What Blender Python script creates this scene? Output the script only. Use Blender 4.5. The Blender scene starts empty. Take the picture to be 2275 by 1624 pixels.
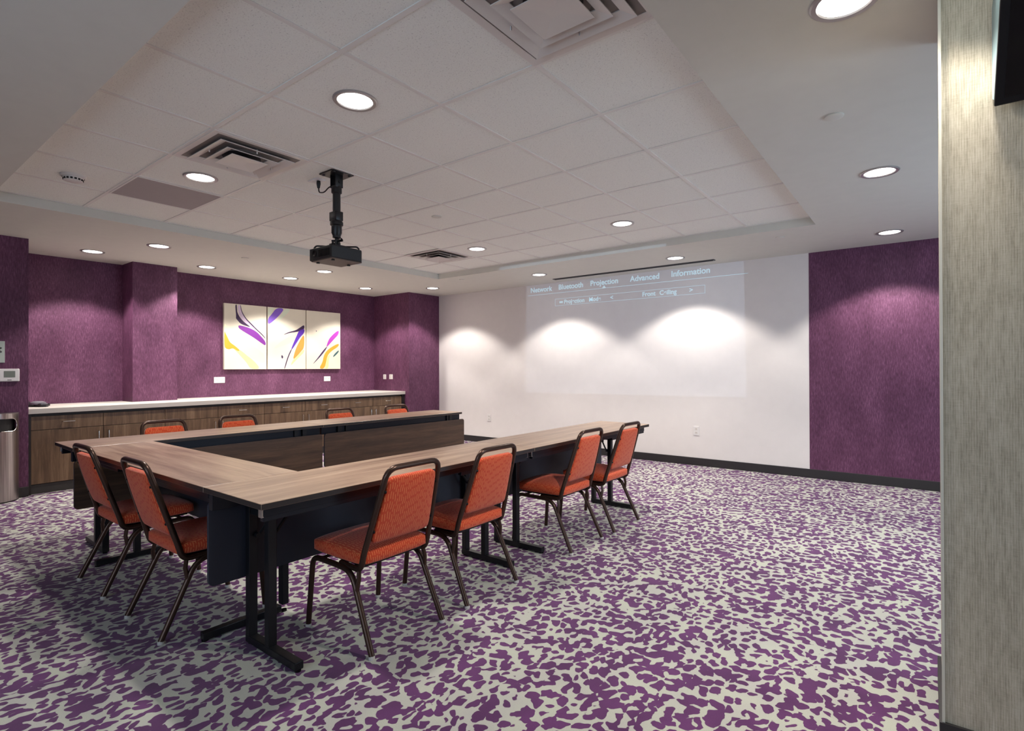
import bpy, bmesh, math, random
from mathutils import Vector, Matrix
random.seed(4)
PI = math.pi
SC = bpy.context.scene
COL = SC.collection

# ------------------------------------------------------------------ helpers
def new_obj(name, bm, mats=None, parent=None, smooth=False, loc=None):
    me = bpy.data.meshes.new(name)
    bmesh.ops.recalc_face_normals(bm, faces=bm.faces[:])
    bm.to_mesh(me); bm.free()
    if mats:
        for m in (mats if isinstance(mats, (list, tuple)) else [mats]):
            me.materials.append(m)
    if smooth:
        for p in me.polygons: p.use_smooth = True
        try: me.set_sharp_from_angle(angle=math.radians(40))
        except Exception: pass
    o = bpy.data.objects.new(name, me); COL.objects.link(o)
    if parent: o.parent = parent
    if loc: o.location = loc
    return o

def tag(o, label, cat, group=None):
    o['label'] = label; o['category'] = cat
    if group: o['group'] = group
    return o

def thing(name, label, cat, loc=(0, 0, 0), rz=0.0, group=None):
    o = bpy.data.objects.new(name, None); COL.objects.link(o)
    o.empty_display_size = .1
    o.location = loc; o.rotation_euler = (0, 0, rz)
    return tag(o, label, cat, group)

def struct(o):
    o['kind'] = 'structure'; return o

def bx(bm, x0, x1, y0, y1, z0, z1, bevel=0.0, mi=0, seg=2):
    b = bmesh.new()
    bmesh.ops.create_cube(b, size=1)
    for v in b.verts:
        v.co = Vector((x0 + (v.co.x + .5) * (x1 - x0), y0 + (v.co.y + .5) * (y1 - y0), z0 + (v.co.z + .5) * (z1 - z0)))
    if bevel > 0:
        bmesh.ops.bevel(b, geom=b.edges[:], offset=bevel, segments=seg, profile=.5, affect='EDGES')
    for f in b.faces: f.material_index = mi
    merge(bm, b)

def merge(bm, b, M=None):
    mp = {}
    for v in b.verts: mp[v] = bm.verts.new(M @ v.co if M else v.co)
    for f in b.faces:
        try:
            nf = bm.faces.new([mp[v] for v in f.verts]); nf.material_index = f.material_index; nf.smooth = f.smooth
        except ValueError: pass
    b.free()

def prism(bm, pts, axis, a, b, mi=0, bevel=0.0):
    """extrude 2D polygon along an axis; pts in the remaining two axes (cyclic order x,y,z)"""
    t = bmesh.new()
    def mk(p, h):
        if axis == 2: return (p[0], p[1], h)
        if axis == 0: return (h, p[0], p[1])
        return (p[0], h, p[1])
    lo = [t.verts.new(mk(p, a)) for p in pts]; hi = [t.verts.new(mk(p, b)) for p in pts]
    n = len(pts)
    t.faces.new(lo); t.faces.new(hi[::-1])
    for i in range(n): t.faces.new([lo[i], lo[(i + 1) % n], hi[(i + 1) % n], hi[i]])
    bmesh.ops.recalc_face_normals(t, faces=t.faces[:])
    if bevel > 0: bmesh.ops.bevel(t, geom=t.edges[:], offset=bevel, segments=2, profile=.5, affect='EDGES')
    for f in t.faces: f.material_index = mi
    merge(bm, t)

def fillet(pts, radii, n=5):
    P = [Vector(p) for p in pts]
    if not isinstance(radii, (list, tuple)): radii = [radii] * len(P)
    out = [P[0]]
    for i in range(1, len(P) - 1):
        a, b, c = P[i - 1], P[i], P[i + 1]
        r = radii[i]
        d1 = (a - b).normalized(); d2 = (c - b).normalized()
        r = min(r, (a - b).length * .49, (c - b).length * .49)
        p0 = b + d1 * r; p1 = b + d2 * r
        for k in range(n + 1):
            t = k / n
            out.append((1 - t) ** 2 * p0 + 2 * t * (1 - t) * b + t * t * p1)
    out.append(P[-1]); return out

def tube(bm, pts, r, seg=10, mi=0, cap=True, r_end=None):
    pts = [Vector(p) for p in pts]
    n = len(pts); rings = []
    up = None
    for i, p in enumerate(pts):
        t = (pts[min(i + 1, n - 1)] - pts[max(i - 1, 0)]).normalized()
        if up is None:
            up = Vector((0, 0, 1)) if abs(t.z) < .9 else Vector((1, 0, 0))
        s = t.cross(up).normalized(); up = s.cross(t).normalized()
        rr = r if r_end is None else r + (r_end - r) * i / (n - 1)
        rings.append([bm.verts.new(p + (s * math.cos(2 * PI * k / seg) + up * math.sin(2 * PI * k / seg)) * rr) for k in range(seg)])
    for i in range(n - 1):
        for k in range(seg):
            f = bm.faces.new([rings[i][k], rings[i][(k + 1) % seg], rings[i + 1][(k + 1) % seg], rings[i + 1][k]])
            f.material_index = mi; f.smooth = True
    if cap:
        for rg in (rings[0], rings[-1][::-1]):
            f = bm.faces.new(rg); f.material_index = mi

def lathe(bm, prof, c=(0, 0, 0), seg=32, mi=0, axis=2):
    """prof: list of (r, h)"""
    rings = []
    for r, h in prof:
        if r < 1e-6:
            rings.append([bm.verts.new(Vector(c) + ax(0, 0, h, axis))])
        else:
            rings.append([bm.verts.new(Vector(c) + ax(r * math.cos(2 * PI * k / seg), r * math.sin(2 * PI * k / seg), h, axis)) for k in range(seg)])
    for a, b in zip(rings, rings[1:]):
        for k in range(seg):
            q = [a[k % len(a)], a[(k + 1) % len(a)], b[(k + 1) % len(b)], b[k % len(b)]]
            u = []
            for v in q:
                if v not in u: u.append(v)
            if len(u) >= 3:
                f = bm.faces.new(u); f.material_index = mi; f.smooth = True

def ax(x, y, h, axis):
    if axis == 2: return Vector((x, y, h))
    if axis == 0: return Vector((h, x, y))
    return Vector((x, h, y))

def bm_(): return bmesh.new()
def box_obj(name, dims, mat, parent=None, bevel=0.0, smooth=False):
    b = bm_(); bx(b, *dims, bevel=bevel); return new_obj(name, b, mat, parent, smooth)

def copy_tree(o, parent=None):
    c = o.copy(); COL.objects.link(c)
    if parent: c.parent = parent
    for ch in [x for x in ALL_CHILDREN(o)]: copy_tree(ch, c)
    return c
def ALL_CHILDREN(o): return [x for x in COL.objects if x.parent == o]

# ------------------------------------------------------------------ materials
def srgb(r, g, b):
    f = lambda c: (c / 255 / 12.92) if c / 255 <= .04045 else ((c / 255 + .055) / 1.055) ** 2.4
    return (f(r), f(g), f(b), 1)

class NT:
    def __init__(s, name):
        s.m = bpy.data.materials.new(name); s.m.use_nodes = True
        s.t = s.m.node_tree; s.n = s.t.nodes; s.l = s.t.links
        s.b = s.n['Principled BSDF']; s.out = s.n['Material Output']
    def node(s, typ, **kw):
        n = s.n.new(typ)
        for k, v in kw.items():
            if k.startswith('i_'):
                key = k[2:]
                key = int(key) if key.isdigit() else key.replace('_', ' ')
                n.inputs[key].default_value = v
            else: setattr(n, k, v)
        return n
    def link(s, a, b): s.l.new(a, b)
    def math(s, op, a, b=None, c=None):
        n = s.n.new('ShaderNodeMath'); n.operation = op
        for i, v in enumerate((a, b, c)):
            if v is None: continue
            if isinstance(v, (int, float)): n.inputs[i].default_value = v
            else: s.link(v, n.inputs[i])
        return n.outputs[0]
    def ramp(s, fac, stops, interp='LINEAR'):
        n = s.n.new('ShaderNodeValToRGB'); n.color_ramp.interpolation = interp
        e = n.color_ramp.elements
        while len(e) < len(stops): e.new(.5)
        for k, (p, c) in enumerate(stops): e[k].position = p; e[k].color = c
        s.link(fac, n.inputs[0]); return n.outputs[0]
    def coord(s, kind='Object', scale=(1, 1, 1), rot=(0, 0, 0)):
        tc = s.n.new('ShaderNodeTexCoord'); mp = s.n.new('ShaderNodeMapping')
        mp.inputs['Scale'].default_value = scale; mp.inputs['Rotation'].default_value = rot
        s.link(tc.outputs[kind], mp.inputs[0]); return mp.outputs[0]
    def noise(s, vec, scale, detail=3, rough=.5, dist=0):
        n = s.node('ShaderNodeTexNoise'); n.inputs['Scale'].default_value = scale
        n.inputs['Detail'].default_value = detail; n.inputs['Roughness'].default_value = rough
        n.inputs['Distortion'].default_value = dist
        if vec is not None: s.link(vec, n.inputs['Vector'])
        return n.outputs['Fac']
    def bump(s, h, strength=.3, dist=.002):
        n = s.node('ShaderNodeBump'); n.inputs['Strength'].default_value = strength; n.inputs['Distance'].default_value = dist
        s.link(h, n.inputs['Height']); s.link(n.outputs[0], s.b.inputs['Normal'])
    def set(s, **kw):
        for k, v in kw.items(): s.b.inputs[k.replace('_', ' ')].default_value = v
        return s

def plain(name, rgb, rough=.5, metal=0, spec=None, bumpy=0):
    t = NT(name); t.set(Roughness=rough, Metallic=metal)
    vec = t.coord()
    f = t.noise(vec, 9, 3)
    c = srgb(*rgb); d = tuple(x * .97 for x in c[:3]) + (1,)
    t.link(t.ramp(f, [(.3, d), (.7, c)]), t.b.inputs['Base Color'])
    if spec is not None: t.b.inputs['Specular IOR Level'].default_value = spec
    if bumpy: t.bump(t.noise(vec, bumpy, 2), .15, .001)
    return t.m

def emis(name, rgb, strength):
    t = NT(name); t.b.inputs['Base Color'].default_value = (.8, .8, .8, 1)
    t.b.inputs['Emission Color'].default_value = rgb if len(rgb) == 4 else (*rgb, 1)
    t.b.inputs['Emission Strength'].default_value = strength
    return t.m

def mat_carpet():
    """woven pattern: purple islands parted by even grey veins, merging into larger patches here and there"""
    t = NT('carpet')
    tc = t.n.new('ShaderNodeTexCoord')
    base = tc.outputs['Object']
    def warp(src, amt, scale):
        n = t.node('ShaderNodeTexNoise'); n.inputs['Scale'].default_value = scale; n.inputs['Detail'].default_value = 1.5
        t.link(base, n.inputs['Vector'])
        s_ = t.node('ShaderNodeVectorMath', operation='SUBTRACT'); t.link(n.outputs['Color'], s_.inputs[0]); s_.inputs[1].default_value = (.5, .5, .5)
        m = t.node('ShaderNodeVectorMath', operation='SCALE'); t.link(s_.outputs[0], m.inputs[0]); m.inputs['Scale'].default_value = amt
        a = t.node('ShaderNodeVectorMath', operation='ADD'); t.link(src, a.inputs[0]); t.link(m.outputs[0], a.inputs[1]); return a.outputs[0]
    a1 = warp(base, .10, 4.0); a2 = warp(a1, .028, 22)
    mp = t.node('ShaderNodeMapping'); mp.inputs['Scale'].default_value = (1 / .045, 1 / .062, 0); t.link(a2, mp.inputs[0])
    v = t.node('ShaderNodeTexVoronoi', feature='DISTANCE_TO_EDGE', voronoi_dimensions='2D'); v.inputs['Scale'].default_value = 1; v.inputs['Randomness'].default_value = .8
    t.link(mp.outputs[0], v.inputs['Vector'])
    v1 = t.node('ShaderNodeTexVoronoi', feature='F1', voronoi_dimensions='2D'); v1.inputs['Scale'].default_value = 1; v1.inputs['Randomness'].default_value = .8
    t.link(mp.outputs[0], v1.inputs['Vector'])
    cell = t.math('ADD', t.math('MULTIPLY', v.outputs['Distance'], .55), t.math('MULTIPLY', t.math('SUBTRACT', .46, v1.outputs['Distance']), .45))
    mid = t.math('SUBTRACT', t.noise(a1, 15, 1, .5), .5)
    mid2 = t.math('SUBTRACT', t.noise(a2, 34, 0, .5), .5)
    low = t.math('SUBTRACT', t.noise(base, 1.7, 2, .5), .5)
    w = t.math('ADD', t.math('MULTIPLY', mid, -1.15), t.math('MULTIPLY', mid2, -.55))
    w = t.math('ADD', t.math('ADD', w, t.math('MULTIPLY', low, -.3)), .085)
    s = t.math('SUBTRACT', cell, w)
    mask = t.ramp(t.math('ADD', s, .5), [(.485, (0, 0, 0, 1)), (.515, (1, 1, 1, 1))])
    fine = t.noise(base, 420, 2, .7)
    patch = t.noise(base, 5, 2)
    g1 = t.ramp(patch, [(.35, srgb(180, 182, 167)), (.65, srgb(174, 172, 165))])
    p1 = t.ramp(patch, [(.35, srgb(96, 48, 98)), (.65, srgb(80, 38, 82))])
    mx = t.node('ShaderNodeMix', data_type='RGBA'); t.link(mask, mx.inputs[0]); t.link(g1, mx.inputs[6]); t.link(p1, mx.inputs[7])
    my = t.node('ShaderNodeMix', data_type='RGBA', blend_type='MULTIPLY'); my.inputs[0].default_value = .5
    t.link(mx.outputs[2], my.inputs[6]); t.link(t.ramp(fine, [(.3, (.62, .62, .62, 1)), (.7, (1.15, 1.15, 1.15, 1))]), my.inputs[7])
    t.link(my.outputs[2], t.b.inputs['Base Color'])
    t.set(Roughness=.95); t.b.inputs['Specular IOR Level'].default_value = .15
    t.b.inputs['Sheen Weight'].default_value = .15
    t.bump(fine, .5, .004)
    return t.m

def mat_wallpaper(name, c0, c1, c2, k=1.0, rough=.5, scale=1.0, spec=.5, ribs=0):
    """woven vinyl wallcovering: fine vertical slub with a faint cross thread"""
    t = NT(name)
    a = t.noise(t.coord(scale=(1, 1, .16)), 75 * scale, 4, .6)
    b = t.noise(t.coord(scale=(1, 1, .05)), 330 * scale, 2, .65)
    weave = t.noise(t.coord(scale=(.1, .1, 1)), 420 * scale, 2, .6)
    big = t.noise(t.coord(scale=(1, 1, .45)), 5, 2)
    f = t.math('ADD', t.math('MULTIPLY', a, .34), t.math('MULTIPLY', b, .30)); f = t.math('ADD', f, t.math('MULTIPLY', weave, .16)); f = t.math('ADD', f, t.math('MULTIPLY', big, .16))
    if ribs:
        sp = t.node('ShaderNodeSeparateXYZ'); tc = t.n.new('ShaderNodeTexCoord'); t.link(tc.outputs['Object'], sp.inputs[0])
        u = t.math('ADD', sp.outputs[0], sp.outputs[1])
        rb = t.math('MULTIPLY', t.math('SINE', t.math('ADD', t.math('MULTIPLY', u, 2 * PI / ribs), t.math('MULTIPLY', a, 3))), .035)
        f = t.math('ADD', f, rb)
    t.link(t.ramp(f, [(.5 - .13 * k, srgb(*c0)), (.5, srgb(*c1)), (.5 + .13 * k, srgb(*c2))]), t.b.inputs['Base Color'])
    t.set(Roughness=rough); t.b.inputs['Specular IOR Level'].default_value = spec
    t.bump(f, .3, .002)
    return t.m

def mat_wood(name, c0, c1, c2, axis, rough=.4, scale=1.0, coat=0):
    t = NT(name)
    s = [1.0, 1.0, 1.0]; s[axis] = .07
    oi = t.node('ShaderNodeObjectInfo')
    off = t.node('ShaderNodeVectorMath', operation='SCALE'); off.inputs[0].default_value = (7, 13, 5); t.link(oi.outputs['Random'], off.inputs['Scale'])
    ad = t.node('ShaderNodeVectorMath', operation='ADD'); t.link(t.coord(scale=tuple(s)), ad.inputs[0]); t.link(off.outputs[0], ad.inputs[1])
    v = ad.outputs[0]
    a = t.noise(v, 16 * scale, 5, .6, .6); b = t.noise(v, 90 * scale, 3, .7)
    f = t.math('ADD', t.math('MULTIPLY', a, .7), t.math('MULTIPLY', b, .3))
    t.link(t.ramp(f, [(.33, srgb(*c0)), (.5, srgb(*c1)), (.66, srgb(*c2))]), t.b.inputs['Base Color'])
    t.set(Roughness=rough); t.bump(b, .12, .001)
    if coat: t.b.inputs['Coat Weight'].default_value = coat; t.b.inputs['Coat Roughness'].default_value = .2
    return t.m

def mat_tile():
    t = NT('acoustic_tile'); v = t.coord()
    a = t.noise(v, 150, 3, .75); b = t.noise(v, 330, 2, .6)
    t.link(t.ramp(a, [(.30, srgb(182, 179, 176)), (.40, srgb(236, 237, 230)), (.7, srgb(241, 242, 235))]), t.b.inputs['Base Color'])
    t.set(Roughness=.9); t.b.inputs['Specular IOR Level'].default_value = .2
    t.bump(a, .5, .003); return t.m

def mat_fabric():
    """orange-red upholstery woven with fine pale vertical dashes"""
    t = NT('chair_fabric'); tc = t.n.new('ShaderNodeTexCoord'); sp = t.node('ShaderNodeSeparateXYZ'); t.link(tc.outputs['Object'], sp.inputs[0])
    X, Y, Z = sp.outputs
    sn = t.node('ShaderNodeSeparateXYZ'); t.link(tc.outputs['Normal'], sn.inputs[0])
    side = t.math('GREATER_THAN', t.math('ABSOLUTE', sn.outputs[0]), .72)
    H = t.math('ADD', t.math('MULTIPLY', X, t.math('SUBTRACT', 1, side)), t.math('MULTIPLY', Y, side))
    V = t.math('ADD', Z, t.math('MULTIPLY', Y, t.math('SUBTRACT', 1, side)))
    w = t.math('MULTIPLY', t.math('SINE', t.math('MULTIPLY', V, 2 * PI / .060)), .0016)
    u = t.math('DIVIDE', t.math('ADD', H, w), .0118)
    st = t.math('ABSOLUTE', t.math('SUBTRACT', t.math('FRACT', u), .5))
    line = t.math('LESS_THAN', st, .12)
    rnd = t.math('FRACT', t.math('MULTIPLY', t.math('SINE', t.math('MULTIPLY', t.math('FLOOR', u), 12.9898)), 43.7))
    ph = t.math('FRACT', t.math('ADD', t.math('DIVIDE', V, .034), rnd))
    dash = t.math('LESS_THAN', ph, .74)
    m = t.math('MULTIPLY', line, dash)
    # sides of the cushions run the dashes over the Y direction
    g = t.noise(tc.outputs['Object'], 600, 2)
    base = t.ramp(g, [(.3, srgb(178, 58, 30)), (.7, srgb(204, 74, 38))])
    mx = t.node('ShaderNodeMix', data_type='RGBA'); t.link(t.math('MULTIPLY', m, .6), mx.inputs[0]); t.link(base, mx.inputs[6]); mx.inputs[7].default_value = srgb(232, 150, 92)
    t.link(mx.outputs[2], t.b.inputs['Base Color']); t.set(Roughness=.85); t.b.inputs['Specular IOR Level'].default_value = .25
    t.b.inputs['Sheen Weight'].default_value = .2
    t.bump(t.math('ADD', g, m), .3, .001)
    return t.m

def mat_brushed():
    t = NT('brushed_steel'); v = t.coord(scale=(1, 1, .01)); f = t.noise(v, 160, 3)
    t.link(t.ramp(f, [(.3, srgb(150, 143, 138)), (.7, srgb(205, 198, 192))]), t.b.inputs['Base Color'])
    t.set(Metallic=1, Roughness=.28); t.bump(f, .05, .001); return t.m

M = {}
M['carpet'] = mat_carpet()
M['purple'] = mat_wallpaper('purple_wallpaper', (62, 31, 53), (98, 57, 84), (146, 98, 130), 1.15, .55, 1.5, .3)
M['beige'] = mat_wallpaper('beige_wallpaper', (162, 151, 130), (190, 179, 157), (208, 198, 178), 1.0, .6, 1.2, .3, .0065)
M['white'] = plain('white_wall_paint', (226, 220, 217), .55, bumpy=60)
M['soffit'] = plain('ceiling_paint', (212, 211, 202), .8, bumpy=80)
M['grid'] = plain('ceiling_grid_white', (226, 223, 217), .45)
M['tile'] = mat_tile()
M['base'] = plain('dark_baseboard', (40, 37, 38), .45)
M['black'] = plain('black_metal', (20, 21, 25), .38, .3)
M['navy'] = plain('painted_steel_rail', (26, 29, 38), .35, .4)
M['panel_back'] = plain('dark_panel_laminate', (36, 40, 52), .55)
M['edge'] = plain('dark_edge_band', (40, 33, 31), .45)
M['top'] = mat_wood('table_laminate', (104, 82, 67), (144, 119, 100), (170, 147, 125), 0, .33, .8)
M['panelwood'] = mat_wood('panel_laminate', (46, 32, 23), (68, 49, 36), (92, 69, 51), 0, .45, .8)
M['cab'] = mat_wood('cabinet_wood', (74, 54, 38), (104, 80, 58), (130, 104, 80), 2, .45, 1.0)
M['cabdark'] = plain('cabinet_dark_frame', (32, 27, 25), .5)
M['kick'] = plain('toe_kick', (52, 48, 46), .6)
M['counter'] = plain('counter_laminate', (196, 188, 180), .4)
M['nickel'] = plain('satin_nickel', (205, 202, 196), .25, 1)
M['bronze'] = plain('hammered_bronze_paint', (74, 55, 46), .3, .7, bumpy=220)
M['bolt'] = plain('dark_bolt', (18, 14, 14), .4, .5)
M['glide'] = plain('clear_glide', (190, 186, 180), .15)
M['fabric'] = mat_fabric()
M['fabricback'] = M['fabric']
M['steel'] = mat_brushed()
M['bin_dark'] = plain('bin_liner_dark', (38, 36, 34), .6)
M['plastic_white'] = plain('white_plastic', (226, 222, 220), .4)
M['slot'] = plain('dark_slot', (60, 58, 58), .5)
M['lcd'] = plain('thermostat_screen', (112, 116, 104), .3)
M['sign'] = plain('sign_plate', (176, 184, 176), .35)
M['projblack'] = plain('projector_black', (16, 16, 18), .42)
M['projbottom'] = plain('projector_underside_lit', (98, 86, 78), .5)  # brown-grey paints light bounced up onto the underside of the black casing
M['diff'] = plain('diffuser_white', (214, 208, 202), .4)
M['ventplate'] = plain('plenum_plate', (128, 118, 112), .6)
M['ventdark'] = plain('duct_interior', (26, 23, 22), .7)
M['grey_grille'] = plain('return_grille_grey', (166, 158, 157), .7, bumpy=300)
M['trimring'] = plain('light_trim_ring', (178, 174, 172), .3, .6)
M['lamp'] = emis('lamp_lens', (1, .97, .93), 12)
M['tvblack'] = plain('tv_bezel_black', (14, 15, 18), .35)
M['tvscreen'] = plain('tv_screen', (4, 4, 5), .12)
M['tvside'] = plain('tv_shell_teal_reflection', (112, 138, 142), .35)  # grey-blue base colour holds the teal reflection on the glossy side
M['canvas'] = plain('canvas_cream', (222, 214, 196), .7, bumpy=200)
M['phone'] = plain('phone_black', (24, 22, 26), .3)
M['phone_silver'] = plain('phone_silver', (150, 148, 156), .3, .6)
for n, c in dict(violet_dark=(58, 32, 74), lilac=(206, 186, 208), purple=(126, 48, 150), ochre=(204, 160, 50), straw=(232, 214, 150),
                 cream=(240, 228, 190), blueviolet=(128, 90, 196), blueviolet2=(88, 44, 168), greenwash=(214, 222, 200),
                 amber=(208, 144, 62), magenta=(168, 58, 172), teal=(62, 96, 100)).items():
    M['art_' + n] = plain('paint_' + n, c, .55)
ART = [
(1,'violet_dark',[(3.73, 2.196), (3.755, 2.197), (3.752, 2.105), (3.783, 2.032), (3.842, 1.961), (3.917, 1.907), (3.951, 1.883), (3.917, 1.885), (3.808, 1.917), (3.759, 1.972), (3.738, 1.996), (3.744, 2.029), (3.734, 2.112)]),
(1,'lilac',[(3.763, 2.196), (3.8, 2.198), (3.817, 2.102), (3.867, 2.005), (3.951, 1.926), (4.037, 1.854), (3.986, 1.864), (3.9, 1.914), (3.817, 1.993), (3.771, 2.082)]),
(1,'violet_dark',[(3.799, 2.198), (3.807, 2.198), (3.825, 2.103), (3.884, 2.006), (3.968, 1.931), (4.037, 1.863), (4.125, 1.79), (4.18, 1.727), (4.18, 1.714), (4.116, 1.78), (4.029, 1.852), (3.951, 1.922), (3.873, 1.999), (3.815, 2.098)]),
(1,'purple',[(3.777, 1.898), (3.833, 1.893), (3.951, 1.862), (4.037, 1.82), (4.107, 1.754), (4.182, 1.671), (4.182, 1.61), (4.125, 1.643), (3.994, 1.732), (3.85, 1.81), (3.783, 1.853), (3.772, 1.877)]),
(1,'ochre',[(3.559, 1.811), (3.589, 1.78), (3.621, 1.716), (3.653, 1.643), (3.726, 1.596), (3.799, 1.531), (3.766, 1.518), (3.693, 1.566), (3.645, 1.54), (3.597, 1.555), (3.559, 1.583)]),
(1,'straw',[(3.701, 1.587), (3.8, 1.54), (3.9, 1.457), (4.002, 1.382), (4.107, 1.259), (3.951, 1.259), (3.9, 1.347), (3.824, 1.431), (3.75, 1.513), (3.693, 1.562)]),
(1,'cream',[(3.559, 1.926), (3.637, 1.832), (3.8, 1.74), (3.985, 1.604), (4.178, 1.479), (4.178, 1.323), (4.002, 1.399), (3.849, 1.507), (3.726, 1.596), (3.653, 1.651), (3.605, 1.765), (3.559, 1.828)]),
(2,'blueviolet',[(4.351, 2.2), (4.482, 2.202), (4.426, 2.116), (4.323, 2.011), (4.214, 1.925), (4.214, 2.029), (4.278, 2.095)]),
(2,'greenwash',[(4.215, 2.195), (4.333, 2.198), (4.269, 2.103), (4.214, 2.047)]),
(2,'greenwash',[(4.492, 2.201), (4.587, 2.205), (4.53, 2.124), (4.425, 2.035), (4.323, 1.87), (4.36, 1.987), (4.435, 2.107)]),
(2,'violet_dark',[(4.822, 1.971), (4.822, 1.897), (4.753, 1.866), (4.674, 1.843), (4.577, 1.829), (4.444, 1.78), (4.548, 1.837), (4.674, 1.871), (4.754, 1.925)]),
(2,'blueviolet2',[(4.724, 1.864), (4.822, 1.911), (4.822, 1.837), (4.753, 1.774), (4.684, 1.67), (4.606, 1.559), (4.596, 1.577), (4.635, 1.669), (4.694, 1.799)]),
(2,'violet_dark',[(4.598, 1.577), (4.612, 1.573), (4.548, 1.441), (4.49, 1.259), (4.476, 1.259), (4.533, 1.449)]),
(2,'amber',[(4.783, 1.775), (4.822, 1.805), (4.821, 1.601), (4.753, 1.526), (4.684, 1.452), (4.625, 1.405), (4.649, 1.506), (4.694, 1.625)]),
(2,'straw',[(4.625, 1.405), (4.753, 1.517), (4.821, 1.583), (4.821, 1.527), (4.723, 1.443), (4.615, 1.333), (4.586, 1.315)]),
(2,'cream',[(4.684, 1.826), (4.724, 1.837), (4.635, 1.687), (4.472, 1.627), (4.304, 1.561), (4.36, 1.633), (4.491, 1.727)]),
(2,'violet_dark',[(4.443, 1.475), (4.46, 1.457), (4.46, 1.431), (4.443, 1.416), (4.432, 1.444), (4.432, 1.466)]),
(3,'magenta',[(5.462, 1.927), (5.462, 1.844), (5.363, 1.752), (5.264, 1.652), (5.22, 1.612), (5.242, 1.69), (5.291, 1.788)]),
(3,'violet_dark',[(5.22, 1.622), (5.242, 1.627), (5.188, 1.545), (5.091, 1.439), (4.945, 1.306), (5.07, 1.448), (5.145, 1.544)]),
(3,'ochre',[(5.462, 1.697), (5.461, 1.639), (5.318, 1.557), (5.242, 1.479), (5.22, 1.383), (5.187, 1.26), (5.081, 1.261), (5.155, 1.373), (5.177, 1.497), (5.264, 1.594)]),
(3,'straw',[(5.242, 1.469), (5.307, 1.509), (5.263, 1.393), (5.263, 1.26), (5.189, 1.26), (5.222, 1.383)]),
(3,'teal',[(5.461, 1.58), (5.461, 1.546), (5.407, 1.491), (5.346, 1.447), (5.363, 1.495)]),
(3,'violet_dark',[(5.031, 1.89), (5.046, 1.883), (5.042, 1.867), (5.029, 1.871)]),
]
SPOT_W, DAY_W, DAY_BACK, PROJ_W, EXPO = 160, 32, 1.5, 95, 0.1
# ------------------------------------------------------------------ dimensions (metres, floor z=0)
XL, YF = -7.974, 6.954            # left wall plane, white front wall plane
ZS, ZT = 2.569, 2.648             # soffit and acoustic tile heights
XP, YP = -7.034, 6.2355           # corner pier
XR, YB = 2.3, -2.0                # right and rear walls (behind the camera)
TX0, TX1, TY0, TY1 = -5.675, -.80, .81, 5.60   # ceiling recess
GX, GY, PT = -4.4504, 1.3993, .61
XRET = -7.10

# ------------------------------------------------------------------ setting
b = bm_(); bx(b, XL - .3, XR + .3, YB - .3, YF + .3, -.1, 0)
struct(new_obj('floor', b, M['carpet']))

b = bm_()
bx(b, XL - .3, TX0, YB - .3, YF + .3, ZS, ZS + .25, mi=0)
bx(b, TX1, XR + .3, YB - .3, YF + .3, ZS, ZS + .25, mi=0)
bx(b, TX0, TX1, YB - .3, TY0, ZS, ZS + .25, mi=0)
bx(b, TX0, TX1, TY1, YF + .3, ZS, ZS + .25, mi=0)
bx(b, TX0, TX1, TY0, TY1, ZT, ZT + .17, mi=1)
struct(new_obj('ceiling', b, [M['soffit'], M['tile']]))
b = bm_()
for i in range(-1, 6):
    x = GX + PT * i; bx(b, x - .012, x + .012, TY0, TY1, ZT - .004, ZT + .002)
for j in range(0, 7):
    y = GY + PT * j; bx(b, TX0, TX1, y - .012, y + .012, ZT - .0045, ZT + .002)
for (x0, x1, y0, y1) in ((TX0, TX0 + .018, TY0, TY1), (TX1 - .018, TX1, TY0, TY1), (TX0, TX1, TY0, TY0 + .018), (TX0, TX1, TY1 - .018, TY1)):
    bx(b, x0, x1, y0, y1, ZT - .005, ZT + .002)
struct(new_obj('trim_1', b, M['grid']))

def wall(name, dims, mat):
    b = bm_(); bx(b, *dims); return struct(new_obj(name, b, mat))
wall('wall_left', (XL - .2, XL, 1.31, YF + .2, 0, ZS), M['purple'])
wall('wall_left_return', (XL - .2, XRET, YB - .2, 1.31, 0, ZS), M['purple'])
wall('wall_left_pier', (XL - .02, -7.62, 2.36, 2.85, 0, ZS), M['purple'])
wall('wall_corner_pier', (XL - .02, XP, YP, YF + .1, 0, ZS), M['purple'])
wall('wall_front', (XP, -1.066, YF, YF + .2, 0, ZS), M['white'])
wall('wall_front_accent', (-1.066, XR + .2, YF - .002, YF + .2, 0, ZS), M['purple'])
wall('wall_column', (.04, 1.6, 2.27, 2.76, 0, ZS), M['beige'])
# right and rear walls with window openings, both outside the picture
def wall_with_window(name, axis, plane, th, a0, a1, w0, w1, z0, z1, mat):
    b = bm_()
    def q(p0, p1, c0, c1):
        if axis == 0: bx(b, plane, plane + th, p0, p1, c0, c1)
        else: bx(b, p0, p1, plane, plane + th, c0, c1)
    q(a0, w0, 0, ZS); q(w1, a1, 0, ZS); q(w0, w1, 0, z0); q(w0, w1, z1, ZS)
    struct(new_obj(name, b, mat))
wall_with_window('wall_right', 0, XR, .2, YB - .2, YF + .2, 3.3, 5.7, .5, 2.25, M['beige'])
wall_with_window('wall_back', 1, YB - .2, .2, XL - .2, XR + .2, -2.6, 0.6, .5, 2.25, M['white'])
glass = NT('window_glass')
tr = glass.node('ShaderNodeBsdfTransparent'); gl = glass.node('ShaderNodeBsdfGlossy'); gl.inputs['Roughness'].default_value = .02
mxs = glass.node('ShaderNodeMixShader'); mxs.inputs[0].default_value = .06
glass.link(tr.outputs[0], mxs.inputs[1]); glass.link(gl.outputs[0], mxs.inputs[2]); glass.link(mxs.outputs[0], glass.out.inputs[0])
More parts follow.
